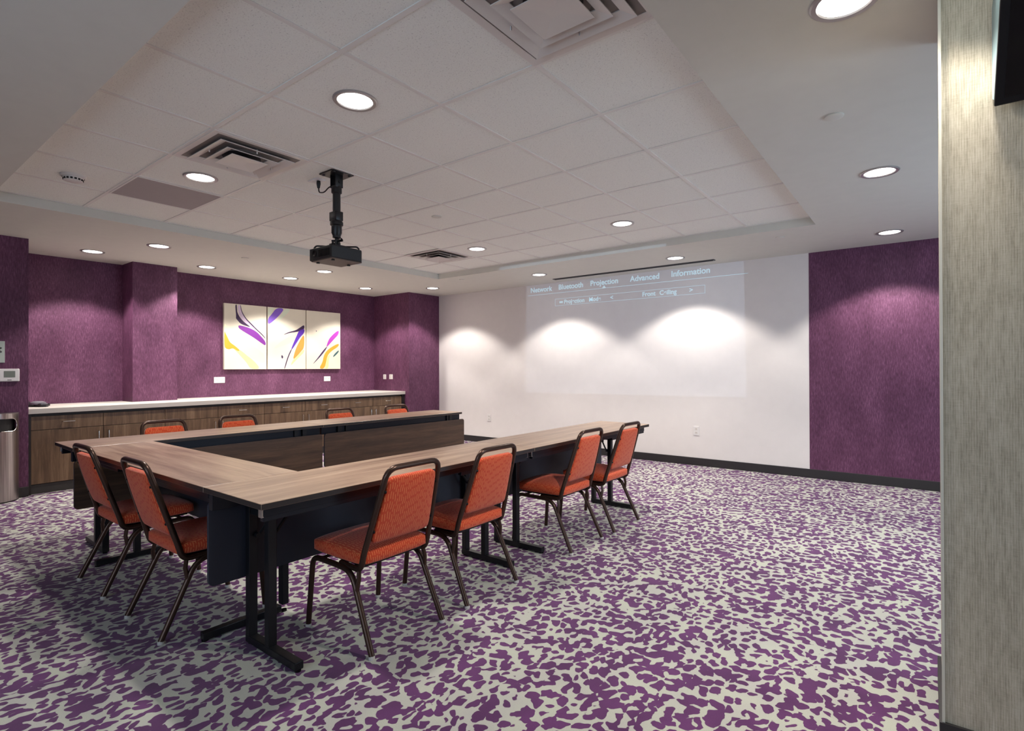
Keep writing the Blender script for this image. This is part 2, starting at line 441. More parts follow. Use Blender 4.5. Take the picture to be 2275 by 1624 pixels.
def window(name, axis, plane, w0, w1, z0, z1):
    b = bm_(); t = .05
    def q(bb, p0, p1, c0, c1, d=.03):
        if axis == 0: bx(bb, plane - d, plane + d, p0, p1, c0, c1)
        else: bx(bb, p0, p1, plane - d, plane + d, c0, c1)
    m = (w0 + w1) / 2
    q(b, w0, w0 + t, z0, z1); q(b, w1 - t, w1, z0, z1); q(b, w0 + t, w1 - t, z0, z0 + t); q(b, w0 + t, w1 - t, z1 - t, z1); q(b, m - .03, m + .03, z0 + t, z1 - t)
    o = struct(new_obj(name, b, M['plastic_white']))
    b = bm_(); q(b, w0 + t, m - .03, z0 + t, z1 - t, .003); q(b, m + .03, w1 - t, z0 + t, z1 - t, .003)
    new_obj('pane', b, glass.m, o)
window('window_1', 0, XR + .1, 3.3, 5.7, .5, 2.25)
window('window_2', 1, YB - .1, -2.6, .6, .5, 2.25)

def base(name, dims):
    b = bm_(); bx(b, *dims, bevel=.003); return struct(new_obj(name, b, M['base']))
base('baseboard_front', (XP, XR, YF - .014, YF - .001, 0, .1))
base('baseboard_corner_pier', (XP, XP + .012, YP, YF - .014, 0, .1))
base('baseboard_left_return', (XRET, XRET + .012, YB, 1.31, 0, .1))
b = bm_(); bx(b, .028, .04, 2.258, 2.772, 0, .1); bx(b, .04, 1.6, 2.258, 2.27, 0, .1); struct(new_obj('baseboard_column', b, M['base']))
b = bm_(); bx(b, .034, .042, 2.264, 2.272, .1, ZS); struct(new_obj('trim_2', b, plain('pale_corner_strip', (214, 208, 190), .4)))  # thin pale strip up the near corner of the column

# ------------------------------------------------------------------ ceiling fixtures
def downlight_mesh():
    r = thing('recessed_light', '', 'ceiling light')
    b = bm_(); lathe(b, [(.112, .004), (.112, -.004), (.106, -.009), (.090, -.007), (.085, .0), (.084, .0)], seg=48); new_obj('trim_ring', b, M['trimring'], r, True)
    b = bm_(); lathe(b, [(.086, -.0015), (.05, -.0035), (0, -.004)], seg=48); new_obj('lens', b, M['lamp'], r, True)
    return r
LIGHTS = [ # x, y, z, label, group
 (-2.33, 1.704, ZT, 'round recessed ceiling light in the tiled recess, nearest the camera and left of top centre'),
 (-4.145, 1.704, ZT, 'round recessed ceiling light beside the large square air diffuser and grey ceiling grille'),
 (-4.13, 4.70, ZT, 'round recessed ceiling light just right of the small far air diffuser'),
 (-2.31, 4.74, ZT, 'round recessed ceiling light in the tiled recess above the white wall, alone in its tile'),
 (-.225, 2.24, ZS, 'largest round recessed light, cut by the top edge beside the beige column'),
 (-.245, 4.35, ZS, 'round recessed light in the right soffit, between the cut-off one and the purple panel'),
 (-.28, 6.36, ZS, 'round recessed light directly above the purple accent panel at right'),
 (-2.37, 6.27, ZS, 'round recessed light at the right end of the thin screen slot over the white wall'),
 (-4.295, 6.20, ZS, 'round recessed light at the left end of the thin screen slot over the white wall'),
 (-6.377, 6.16, ZS, 'round recessed light at the corner of purple pier and white wall'),
 (-7.24, 5.49, ZS, 'round recessed light over the right end of the counter, right of the triptych'),
 (-6.41, 4.19, ZS, 'round recessed light just below the projector, in the soffit by the recess'),
 (-7.27, 4.20, ZS, 'round recessed light directly above the triptych near the purple wall'),
 (-7.29, 3.07, ZS, 'round recessed light just right of the left purple pier, above its edge'),
 (-6.44, 2.235, ZS, 'round recessed light in the left soffit, nearer the recess than the purple wall'),
 (.12, 1.92, ZS, 'added round recessed ceiling light, out of view, lighting the beige column'),  # extra fixture out of view, added for the pool of light on the column
 (-7.31, 1.885, ZS, 'leftmost round recessed light, above the left end of the counter'),
]
first = downlight_mesh()
for k, (x, y, z, lab) in enumerate(LIGHTS):
    o = first if k == 0 else copy_tree(first)
    o.location = (x, y, z); o['label'] = lab; o['group'] = 'round recessed ceiling lights'

def vent(name, label, cx, cy):
    r = thing(name, label, 'air vent', (cx, cy, ZT), 0, 'square ceiling air diffusers')
    def ring(bm, ho, hi, zo, zi, th=.004):
        for s in range(4):
            a = s * PI / 2; R = Matrix.Rotation(a, 4, 'Z')
            t = bm_()
            P = [(-ho, -ho, zo), (ho, -ho, zo), (hi, -hi, zi), (-hi, -hi, zi)]
            lo = [t.verts.new(p) for p in P]; up = [t.verts.new((p[0], p[1], p[2] + th)) for p in P]
            t.faces.new(lo); t.faces.new(up[::-1])
            for q in range(4): t.faces.new([lo[q], lo[(q + 1) % 4], up[(q + 1) % 4], up[q]])
            merge(bm, t, R)
    b = bm_(); bx(b, -.285, .285, -.285, .285, -.0035, -.0025); lathe(b, [(.15, -.0036), (.15, -.0045), (0, -.0045)], seg=32); new_obj('duct_opening', b, M['ventplate'], r)
    b = bm_(); lathe(b, [(.115, -.0046), (.115, -.0062), (0, -.0062)], seg=32); new_obj('round_duct', b, M['ventdark'], r)
    b = bm_(); ring(b, .298, .262, -.008, -.006); new_obj('outer_frame', b, M['diff'], r)
    for k, (ho, hi, zo, zi) in enumerate(((.236, .186, -.026, -.009), (.168, .118, -.034, -.016))):
        b = bm_(); ring(b, ho, hi, zo, zi); new_obj('louver', b, M['diff'], r)
    b = bm_(); ring(b, .115, .03, -.044, -.036); bx(b, -.03, .03, -.03, .03, -.036, -.032)
    for s in (-1, 1):
        bx(b, s * .2 - .003, s * .2 + .003, -.003, .003, -.03, -.004); bx(b, -.003, .003, s * .2 - .003, s * .2 + .003, -.03, -.004)
    new_obj('centre_cone', b, M['diff'], r)
    return r
vent('air_diffuser', 'large square ceiling air diffuser left of the projector mount, open louvres', GX + 1.5 * PT, GY + .5 * PT)
vent('air_diffuser', 'small looking far square air diffuser right of the projector near the recess corner', GX - .5 * PT, 4.70)
vent('air_diffuser', 'square ceiling air diffuser cut by the top edge of the picture', GX + 5.47 * PT, GY + .5 * PT)

r = thing('return_air_grille', 'flat grey square return grille in the ceiling grid at left', 'air vent', (GX - .5 * PT, GY + .5 * PT, ZT))
b = bm_(); bx(b, -.29, .29, -.29, .29, -.006, -.0045); new_obj('perforated_face', b, M['grey_grille'], r)
b = bm_()
for s in (-1, 1):
    bx(b, s * .294 - .006, s * .294 + .006, -.3, .3, -.008, -.0047); bx(b, -.288, .288, s * .294 - .006, s * .294 + .006, -.008, -.0047)
new_obj('frame', b, M['grid'], r)

r = thing('smoke_detector', 'white round smoke detector on a ceiling tile at far left', 'smoke detector', (-4.82, 1.13, ZT))
b = bm_(); lathe(b, [(.075, 0), (.075, -.012), (.066, -.018)], seg=36); new_obj('base_plate', b, M['diff'], r, True)
b = bm_(); lathe(b, [(.062, -.016), (.054, -.040), (.032, -.046), (0, -.046)], seg=36); new_obj('sensor_head', b, M['diff'], r, True)
b = bm_()
for k in range(16):
    a = 2 * PI * k / 16; t = bm_(); bx(t, .055, .0595, -.007, .007, -.036, -.024); merge(b, t, Matrix.Rotation(a, 4, 'Z'))
new_obj('sensor_slots', b, M['bolt'], r)

def sprinkler(x, y, z, rad, label):
    r = thing('sprinkler_cover', label, 'sprinkler', (x, y, z), 0, 'concealed sprinkler covers')
    b = bm_(); lathe(b, [(rad, .003), (rad, -.006), (rad * .8, -.009), (0, -.009)], seg=32); new_obj('cover_plate', b, M['soffit'], r, True)
    b = bm_(); lathe(b, [(rad * .86, 0), (rad * .86, -.0025), (rad * .5, -.0025)], seg=32); new_obj('shadow_gap', b, M['slot'], r)
sprinkler(-.376, 3.236, ZS, .045, 'round concealed sprinkler cover in the right soffit between the two larger lights')
sprinkler(-1.162, 5.92, ZS, .04, 'small sprinkler cover in the soffit below the right corner of the recess')
sprinkler(-5.424, 5.832, ZS, .035, 'small sprinkler cover in the soffit just off the far recess corner')
sprinkler(-6.349, 3.10, ZS, .04, 'small sprinkler cover in the left soffit between two recessed lights')
sprinkler(-3.535, 3.467, ZT, .045, 'small sprinkler cover on a ceiling tile right of the projector pole')

# recessed projection screen slot in the soffit
r = thing('projection_screen_slot', 'thin dark ceiling slot for a roll-down screen before the white wall', 'screen', (-3.19, 6.66, ZS))
b = bm_(); bx(b, -1.16, 1.16, -.035, .035, -.008, .004, .002); new_obj('slot_cover', b, M['slot'], r)
b = bm_(); bx(b, -1.14, 1.14, -.012, .012, -.014, -.007, .002); new_obj('screen_edge', b, M['base'], r)

# ------------------------------------------------------------------ projector on its ceiling pole
r = thing('ceiling_projector', 'black projector hanging from a black ceiling pole in the middle of the room', 'projector', (-3.32, 2.27, ZT))
K = M['projblack']
b = bm_(); bx(b, -.085, .085, -.085, .085, -.010, 0, .002)
for sx in (-1, 1):
    for sy in (-1, 1): lathe(b, [(.009, -.010), (.009, -.016), (0, -.017)], (sx * .062, sy * .062, 0), 10)
new_obj('ceiling_plate', b, K, r)
b = bm_(); bx(b, -.033, -.026, -.03, .03, -.10, -.009, .001); bx(b, .026, .033, -.03, .03, -.10, -.009, .001); tube(b, [(-.04, 0, -.062), (.04, 0, -.062)], .008, 12)
lathe(b, [(.034, -.09), (.036, -.10), (.036, -.135), (.030, -.14)], seg=24); new_obj('yoke', b, K, r, True)
b = bm_(); lathe(b, [(.027, -.13), (.027, -.36), (0, -.36)], seg=24); new_obj('pole', b, K, r, True)
b = bm_(); bx(b, -.046, .036, -.03, .03, -.335, -.27, .004); lathe(b, [(.034, -.33), (.045, -.345), (.045, -.365), (.036, -.372), (.036, -.42), (.028, -.44)], seg=24)
new_obj('height_clamp', b, K, r, True)
b = bm_(); lathe(b, [(.028, -.43), (.028, -.455), (.012, -.46), (.012, -.51), (0, -.51)], seg=20)
tube(b, [(-.03, -.018, -.475), (.045, .018, -.475)], .008, 10); lathe(b, [(.014, .035), (.014, .052)], (0, 0, -.475), 12, axis=0)
tube(b, [(-.05, -.02, -.505), (.02, .01, -.495)], .013, 10); new_obj('swivel_joint', b, K, r, True)
b = bm_(); bx(b, -.05, .05, -.05, .05, -.522, -.512, .002)
for sx, sy in ((-1, -1), (1, -1), (-1, 1), (1, 1)):
    tube(b, fillet([(sx * .03, sy * .03, -.517), (sx * .10, sy * .10, -.515), (sx * .11, sy * .11, -.535)], .012), .006, 8)
new_obj('mount_arms', b, K, r, True)
# body, z from -.53 to -.645
h = .132
body = bm_(); prism(body, [(-h, -h), (h, -h), (h, h - .02), (h - .02, h), (-h + .02, h), (-h, h - .02)], 2, -.625, -.540, 0, .006)
pb = new_obj('body', body, K, r)
b = bm_(); bx(b, -h + .008, h - .008, -h + .008, h - .008, -.631, -.6245, .003); new_obj('underside', b, M['projbottom'], r)
b = bm_(); bx(b, -h + .03, h - .03, -h + .03, h - .03, -.541, -.531, .004); new_obj('top_cover', b, K, r)
b = bm_(); lathe(b, [(.034, h - .01), (.036, h + .012), (.030, h + .014), (.026, h + .004), (0, h + .002)], (.055, 0, -.582), 28, axis=1); new_obj('lens', b, M['tvscreen'], r, True)
b = bm_(); lathe(b, [(.024, -h + .001), (.024, -h - .003), (.018, -h - .003), (.014, -h - .0005), (0, -h - .0005)], (-.07, 0, -.578), 24, axis=1); new_obj('side_port', b, M['bolt'], r, True)
b = bm_()
for k in range(9): bx(b, -.02 + k * .015, -.012 + k * .015, -h - .002, -h + .002, -.61, -.56)
new_obj('side_vents', b, M['bolt'], r, True)
for sx, sy in ((-.09, -.09), (.09, -.09), (0, .1)):
    b = bm_(); lathe(b, [(.011, -.630), (.012, -.640), (0, -.641)], (sx, sy, 0), 14); new_obj('foot', b, K, r, True)

r = thing('ceiling_power_outlet', 'small white power outlet on the ceiling tile beside the projector mount', 'power outlet', (-3.545, 2.255, ZT))
b = bm_(); bx(b, -.058, .058, -.036, .036, -.008, 0, .002); new_obj('cover_plate', b, M['plastic_white'], r)
for s in (-1, 1): b = bm_(); bx(b, s * .026 - .014, s * .026 + .014, -.014, .014, -.0105, -.0075, .001); new_obj('socket', b, M['diff'], r)
b = bm_(); lathe(b, [(.013, 0), (.015, -.02), (.010, -.05), (.005, -.055)], (0, 0, 0), 14)
tube(b, fillet([(0, 0, -.05), (.005, 0, -.085), (.07, 0, -.10), (.13, 0, -.07), (.20, .005, -.07)], .03), .0045, 8)
pc = new_obj('power_cord', b, K, None, True); pc.location = (-3.52, 2.255, ZT - .0105)
tag(pc, 'short black power cord plugged into the ceiling outlet beside the projector pole', 'power cord')

# ------------------------------------------------------------------ projected menu on the white wall
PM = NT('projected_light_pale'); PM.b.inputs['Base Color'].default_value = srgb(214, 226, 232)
PM.b.inputs['Emission Color'].default_value = (.55, .85, .95, 1); PM.b.inputs['Emission Strength'].default_value = .30; PM.set(Roughness=.7)  # thin glowing letters and lines stand in for the projected light
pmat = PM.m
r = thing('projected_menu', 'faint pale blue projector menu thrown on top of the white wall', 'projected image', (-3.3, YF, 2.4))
def text_part(name, s, x, z, size, mat=pmat):
    cu = bpy.data.curves.new(name, 'FONT'); cu.body = s; cu.size = size; cu.align_x = 'CENTER'; cu.align_y = 'CENTER'; cu.extrude = .0003; cu.offset = .0022
    o = bpy.data.objects.new(name, cu); COL.objects.link(o)
    dg = bpy.context.evaluated_depsgraph_get(); me = bpy.data.meshes.new_from_object(o.evaluated_get(dg))
    bpy.data.objects.remove(o); bpy.data.curves.remove(cu)
    me.materials.clear(); me.materials.append(mat)
    o = bpy.data.objects.new(name, me); COL.objects.link(o); o.parent = r
    o.location = (x + 3.3, -.0012, z - 2.4); o.rotation_euler = (PI / 2, 0, 0)
    return o
# each word's place along the wall
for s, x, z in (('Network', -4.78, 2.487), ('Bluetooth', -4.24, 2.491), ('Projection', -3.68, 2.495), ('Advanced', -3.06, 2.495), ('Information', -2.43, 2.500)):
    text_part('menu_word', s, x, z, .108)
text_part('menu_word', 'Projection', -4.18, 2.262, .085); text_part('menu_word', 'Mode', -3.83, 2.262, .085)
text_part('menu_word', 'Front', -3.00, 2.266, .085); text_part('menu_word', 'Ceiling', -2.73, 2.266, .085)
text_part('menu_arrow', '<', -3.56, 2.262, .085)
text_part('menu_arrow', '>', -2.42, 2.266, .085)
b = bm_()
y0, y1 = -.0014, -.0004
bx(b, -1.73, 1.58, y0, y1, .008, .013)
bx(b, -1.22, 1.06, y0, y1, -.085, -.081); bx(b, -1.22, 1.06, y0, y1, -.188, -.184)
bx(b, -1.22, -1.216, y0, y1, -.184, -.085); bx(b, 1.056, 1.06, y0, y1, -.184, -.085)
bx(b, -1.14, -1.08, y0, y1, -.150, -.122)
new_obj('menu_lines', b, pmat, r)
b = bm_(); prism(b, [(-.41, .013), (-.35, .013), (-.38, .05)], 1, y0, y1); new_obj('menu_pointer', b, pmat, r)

# ------------------------------------------------------------------ counter and cabinets
CF = -7.127
b = bm_()
prism(b, [(XL, 1.312), (CF, 1.312), (CF, YP - .002), (XL, YP - .002), (XL, 2.855), (-7.615, 2.855), (-7.615, 2.355), (XL, 2.355)], 2, .815, .868, 0, .003)
tag(new_obj('worktop', b, M['counter']), 'long pale laminate worktop running along the purple wall on the cabinets', 'countertop')
UL = ['leftmost brown cabinet, beside the steel bin, its door handle at right',
      'second brown cabinet from the left, door handle at left, blank drawer front',
      'third brown cabinet from the left, behind the far leftmost chair, blank drawer front',
      'fourth brown cabinet from the left, behind the second far chair',
      'fifth brown cabinet from the left, hinged left with door handle at right, below the triptych',
      'sixth brown cabinet from the left, behind the third far chair, door handle at left',
      'seventh brown cabinet from the left, between the third and fourth far chairs',
      'rightmost brown cabinet, against the dark filler by the purple pier']
U0, UW = 1.338, .6042
for k in range(8):
    y0 = U0 + k * UW; y1 = y0 + UW
    r = thing('base_cabinet', UL[k], 'cabinet', (CF - .03, (y0 + y1) / 2, 0), 0, 'brown base cabinets under the worktop')
    hw = UW / 2
    b = bm_(); bx(b, -.455, -.022, -hw + .001, hw - .001, .095, .813); new_obj('body', b, M['cabdark'], r)
    new_obj('toe_kick', (lambda bb: (bx(bb, -.45, -.012, -hw + .001, hw - .001, 0, .094), bb)[1])(bm_()), M['kick'], r)
    d = new_obj('drawer', (lambda bb: (bx(bb, -.021, 0, -hw + .002, hw - .002, .648, .785, .0015), bb)[1])(bm_()), M['cab'], r)
    if k not in (1, 2):
        b = bm_(); tube(b, fillet([(0, -.05, .722), (.028, -.05, .722), (.028, .05, .722), (0, .05, .722)], .008), .005, 8); new_obj('handle', b, M['nickel'], d, True)
    d = new_obj('door', (lambda bb: (bx(bb, -.021, 0, -hw + .002, hw - .002, .100, .643, .0015), bb)[1])(bm_()), M['cab'], r)
    s = 1 if k % 2 == 0 else -1
    yy = s * (hw - .045)
    b = bm_(); tube(b, fillet([(0, yy, .49), (.028, yy, .49), (.028, yy, .595), (0, yy, .595)], .008), .005, 8); new_obj('handle', b, M['nickel'], d, True)
def filler(y0, y1, lab):
    b = bm_(); bx(b, CF - .63, CF - .018, y0, y1, 0, .813); return tag(new_obj('cabinet_filler', b, M['cabdark']), lab, 'cabinet panel')
filler(1.312, U0, 'dark filler panel at the left end of the cabinets by the steel bin')
filler(U0 + 8 * UW, YP - .003, 'dark filler panel at the right end of the cabinets by the purple pier')

# conference phone on the counter
r = thing('conference_phone', 'black and silver speaker phone on the left end of the worktop', 'telephone', (-7.50, 1.46, .868), .25)
b = bm_()
for a in (0, 2 * PI / 3, 4 * PI / 3):
    t = bm_(); prism(t, [(0, -.05), (.12, -.04), (.15, 0), (.12, .04), (0, .05)], 2, 0, .028, 0, .008); merge(b, t, Matrix.Rotation(a, 4, 'Z'))
new_obj('base', b, M['phone'], r)
b = bm_(); lathe(b, [(.07, .026), (.066, .045), (.04, .058), (0, .06)], seg=28); new_obj('speaker_dome', b, M['phone_silver'], r, True)
b = bm_(); bx(b, .05, .12, -.03, .03, .027, .036, .003); new_obj('keypad', b, M['phone_silver'], r)
b = bm_()
for i in range(3):
    for j in range(4): bx(b, .057 + j * .016, .068 + j * .016, -.022 + i * .017, -.010 + i * .017, .035, .040, .001)
new_obj('buttons', b, M['phone'], r)
r = thing('desk_phone', 'dark telephone handset standing at the wall end of the worktop', 'telephone', (-7.70, 1.385, .868), .3)
b = bm_(); prism(b, [(-.07, 0), (.07, 0), (.07, .025), (-.07, .07)], 1, -.05, .05, 0, .005); new_obj('base', b, M['phone'], r)
b = bm_(); tube(b, fillet([(-.075, -.03, .075), (-.06, -.03, .105), (.03, -.03, .085), (.055, -.03, .05)], .02), .013, 10); new_obj('handset', b, M['phone'], r, True)

# ------------------------------------------------------------------ steel bin
r = thing('waste_receptacle', 'half-round stainless steel waste bin against the dark purple wall', 'bin', (XRET + .014, 1.045, 0))
R_, H_ = .19, .845
b = bm_(); ns, nz = 48, 40
def cp(i, j, rr=R_):
    a = -PI / 2 + PI * i / ns; return Vector((rr * math.cos(a), rr * math.sin(a), .012 + (H_ - .012) * j / nz))
def inhole(i, j):
    a = (-PI / 2 + PI * i / ns); z = .012 + (H_ - .012) * j / nz
    u = a * R_; dz = abs(z - .735)
    return (max(abs(u + .0) - .12, 0) ** 2 + dz ** 2) < .062 ** 2
def snap(i, j):
    p = cp(i, j); return p
V = {}
for i in range(ns):
    for j in range(nz):
        if inhole(i + .5, j + .5): continue
        q = []
        for (a_, c_) in ((i, j), (i + 1, j), (i + 1, j + 1), (i, j + 1)):
            if (a_, c_) not in V:
                a = -PI / 2 + PI * a_ / ns; z = .012 + (H_ - .012) * c_ / nz
                u = a * R_; dz = z - .735; du = max(abs(u) - .12, 0) * (1 if u > 0 else -1)
                dd = math.hypot(du, dz)
                if dd < .078 and dd > .045:   # pull rim vertices onto the oval
                    k_ = .062 / dd
                    if abs(u) > .12: u = (.12 + abs(du) * k_) * (1 if u > 0 else -1)
                    z = .735 + dz * k_; a = u / R_
                V[(a_, c_)] = b.verts.new((R_ * math.cos(a), R_ * math.sin(a), z))
            q.append(V[(a_, c_)])
        f = b.faces.new(q); f.smooth = True
top = [b.verts.new(cp(i, nz)) for i in range(ns + 1)]
b.faces.new(top)
new_obj('shell', b, M['steel'], r, True)
b = bm_()
rim = []
for k in range(60):
    t = 2 * PI * k / 60
    u = .062 * math.cos(t) + (.12 if math.cos(t) > 0 else -.12); z = .735 + .062 * math.sin(t); a = u / R_
    rim.append(((R_ + .001) * math.cos(a), (R_ + .001) * math.sin(a), z))
tube(b, rim + [rim[0]], .004, 8, cap=False); new_obj('opening_rim', b, M['nickel'], r, True)
b = bm_(); t = bm_(); prism(t, [((R_ - .03) * math.cos(-PI / 2 + PI * k / 24), (R_ - .03) * math.sin(-PI / 2 + PI * k / 24)) for k in range(25)], 2, .05, .80); merge(b, t); new_obj('liner', b, M['bin_dark'], r)
b = bm_(); prism(b, [((R_ - .006) * math.cos(-PI / 2 + PI * k / 24), (R_ - .006) * math.sin(-PI / 2 + PI * k / 24)) for k in range(25)], 2, 0, .014); new_obj('base_ring', b, M['bin_dark'], r)

# thermostat, sign, outlets
r = thing('thermostat', 'white wall thermostat with grey screen above the steel bin', 'thermostat', (XRET, 1.165, 1.21))
b = bm_(); bx(b, 0, .026, -.075, .075, -.062, .062, .008, seg=3); new_obj('housing', b, M['plastic_white'], r)
b = bm_(); bx(b, .0255, .0275, -.040, .042, -.022, .040, .001); new_obj('screen', b, M['lcd'], r)
b = bm_(); bx(b, .0255, .0272, -.015, .015, -.050, -.044); new_obj('maker_mark', b, M['slot'], r)
r = thing('wall_sign', 'pale plaque with a dark mark above the thermostat, cut by the left edge', 'sign', (XRET, 1.03, 1.435))
b = bm_(); bx(b, 0, .008, -.105, .105, -.105, .105, .003); new_obj('plate', b, M['sign'], r)
b = bm_(); tube(b, fillet([(.0085, .055, .045), (.0085, .085, .04), (.0085, .055, .02), (.0085, .085, .0), (.0085, .05, -.01)], .01), .004, 6); new_obj('sign_mark', b, M['slot'], r)

def outlet(x, y, z, nx, w, h, lab, group, horizontal=False, axis=0):
    r = thing('wall_outlet', lab, 'power outlet', (x, y, z), 0, group)
    b = bm_(); c = bm_()
    if axis == 0: # on the left wall facing +x
        bx(b, 0, .006, -w / 2, w / 2, -h / 2, h / 2, .002)
        for s in (-1, 1):
            if horizontal: bx(c, .0055, .008, s * w * .22 - .015, s * w * .22 + .015, -.016, .016, .001)
            else: bx(c, .0055, .008, -.016, .016, s * h * .2 - .014, s * h * .2 + .014, .001)
    else:         # facing -y
        bx(b, -w / 2, w / 2, -.006, 0, -h / 2, h / 2, .002)
        for s in (-1, 1): bx(c, -.016, .016, -.008, -.0055, s * h * .2 - .014, s * h * .2 + .014, .001)
    new_obj('cover_plate', b, M['plastic_white'], r); o = new_obj('socket', c, M['diff'], r)
    b = bm_()
    if axis == 1:
        for s in (-1, 1):
            for q in (-1, 1): bx(b, q * .006 - .001, q * .006 + .001, -.0085, -.0078, s * h * .2 - .004, s * h * .2 + .006)
    else:
        for s in (-1, 1):
            for q in (-1, 1): bx(b, .0078, .0085, (s * w * .22 if horizontal else 0) + q * .006 - .001, (s * w * .22 if horizontal else 0) + q * .006 + .001, (0 if horizontal else s * h * .2) - .004, (0 if horizontal else s * h * .2) + .006)
    new_obj('socket_slots', b, M['slot'], o)
outlet(XL, 3.525, 1.105, 1, .15, .085, 'wide white outlet plate below the left end of the triptych', 'outlets above the worktop', True)
outlet(XL, 5.262, 1.092, 1, .12, .08, 'white outlet plate below the right end of the triptych', 'outlets above the worktop', True)
outlet(-7.676, YP, 1.112, 1, .075, .085, 'left of the two white outlet plates on the purple corner pier', 'outlets above the worktop', axis=1)
outlet(-7.504, YP, 1.114, 1, .09, .085, 'right of the two white outlet plates on the purple corner pier', 'outlets above the worktop', axis=1)
outlet(-5.846, YF, .425, 1, .072, .118, 'white outlet low on the white wall between the two table rows', 'outlets on the white wall', axis=1)
outlet(-2.36, YF, .446, 1, .072, .118, 'white outlet low on the white wall right of the near table row', 'outlets on the white wall', axis=1)

# ------------------------------------------------------------------ triptych
PANELS = ((3.574, 4.196, 'left canvas of the triptych, with purple stroke and yellow pool'),
          (4.214, 4.846, 'middle canvas of the triptych, with blue violet and amber strokes'),
          (4.860, 5.494, 'right canvas of the triptych, with magenta and olive strokes at its lower right'))
PZ0, PZ1 = 1.256, 2.205
ORDER = ['cream', 'greenwash', 'straw', 'lilac', 'ochre', 'amber', 'blueviolet', 'violet_dark', 'purple', 'blueviolet2', 'magenta', 'teal']
for n, (y0, y1, lab) in enumerate(PANELS):
    r = thing('canvas_painting', lab, 'painting', (XL, (y0 + y1) / 2, (PZ0 + PZ1) / 2), 0, 'canvases of the triptych')
    cy, cz = (y0 + y1) / 2, (PZ0 + PZ1) / 2
    b = bm_(); bx(b, .0005, .040, y0 - cy, y1 - cy, PZ0 - cz, PZ1 - cz, .003); new_obj('stretched_canvas', b, M['canvas'], r)
    strokes = sorted([a for a in ART if a[0] == n + 1], key=lambda a: ORDER.index(a[1]))
    for q, (_, col, pts) in enumerate(strokes):
        P = [(min(max(y, y0 + .003), y1 - .003) - cy, min(max(z, PZ0 + .003), PZ1 - .003) - cz) for y, z in pts]
        # smooth the outline (closed Chaikin)
        for _k in range(2):
            Q = []
            for i in range(len(P)):
                a, c = P[i], P[(i + 1) % len(P)]
                Q += [(a[0] * .75 + c[0] * .25, a[1] * .75 + c[1] * .25), (a[0] * .25 + c[0] * .75, a[1] * .25 + c[1] * .75)]
            P = Q
        b = bm_(); x0 = .0396; x1 = .0403 + .00025 * q
        lo = [b.verts.new((x0, p[0], p[1])) for p in P]; hi = [b.verts.new((x1, p[0], p[1])) for p in P]
        f = b.faces.new(hi)
        for i in range(len(P)): b.faces.new([lo[i], lo[(i + 1) % len(P)], hi[(i + 1) % len(P)], hi[i]])
        bmesh.ops.triangulate(b, faces=[f])
        new_obj('paint_stroke', b, M['art_' + col], r)

# ------------------------------------------------------------------ wall television at the right edge
r = thing('wall_television', 'black television tilted down on the beige column, cut by the top right corner', 'television', (.165, 2.2, 2.065), math.radians(0))
TVT = Matrix.Rotation(math.radians(41), 4, 'X')
def tvbox(dims, mat, name, bev=.004):
    b = bm_(); t = bm_(); bx(t, *dims, bevel=bev); merge(b, t, TVT); return new_obj(name, b, mat, r)
tvbox((0, .95, -.018, .0, 0, .48), M['tvblack'], 'bezel')
tvbox((.022, .928, -.0195, -.017, .022, .458), M['tvscreen'], 'screen', 0)
b = bm_()
# deep rear shell tapering to the wall
P = [Vector((0.0, 0.002, .012)), Vector((0.0, .002, .472))]
P = [TVT @ p for p in P]
A, Bq = P
yw = 2.262 - 2.2
prism(b, [(A.y, A.z), (yw, A.z + .03), (yw, Bq.z - .03), (Bq.y, Bq.z)], 0, .002, .948, 0, .002)
new_obj('rear_shell', b, M['tvside'], r)
b = bm_(); bx(b, .3, .65, yw - .01, yw + .008, .12, .35, .002); new_obj('wall_bracket', b, M['black'], r)

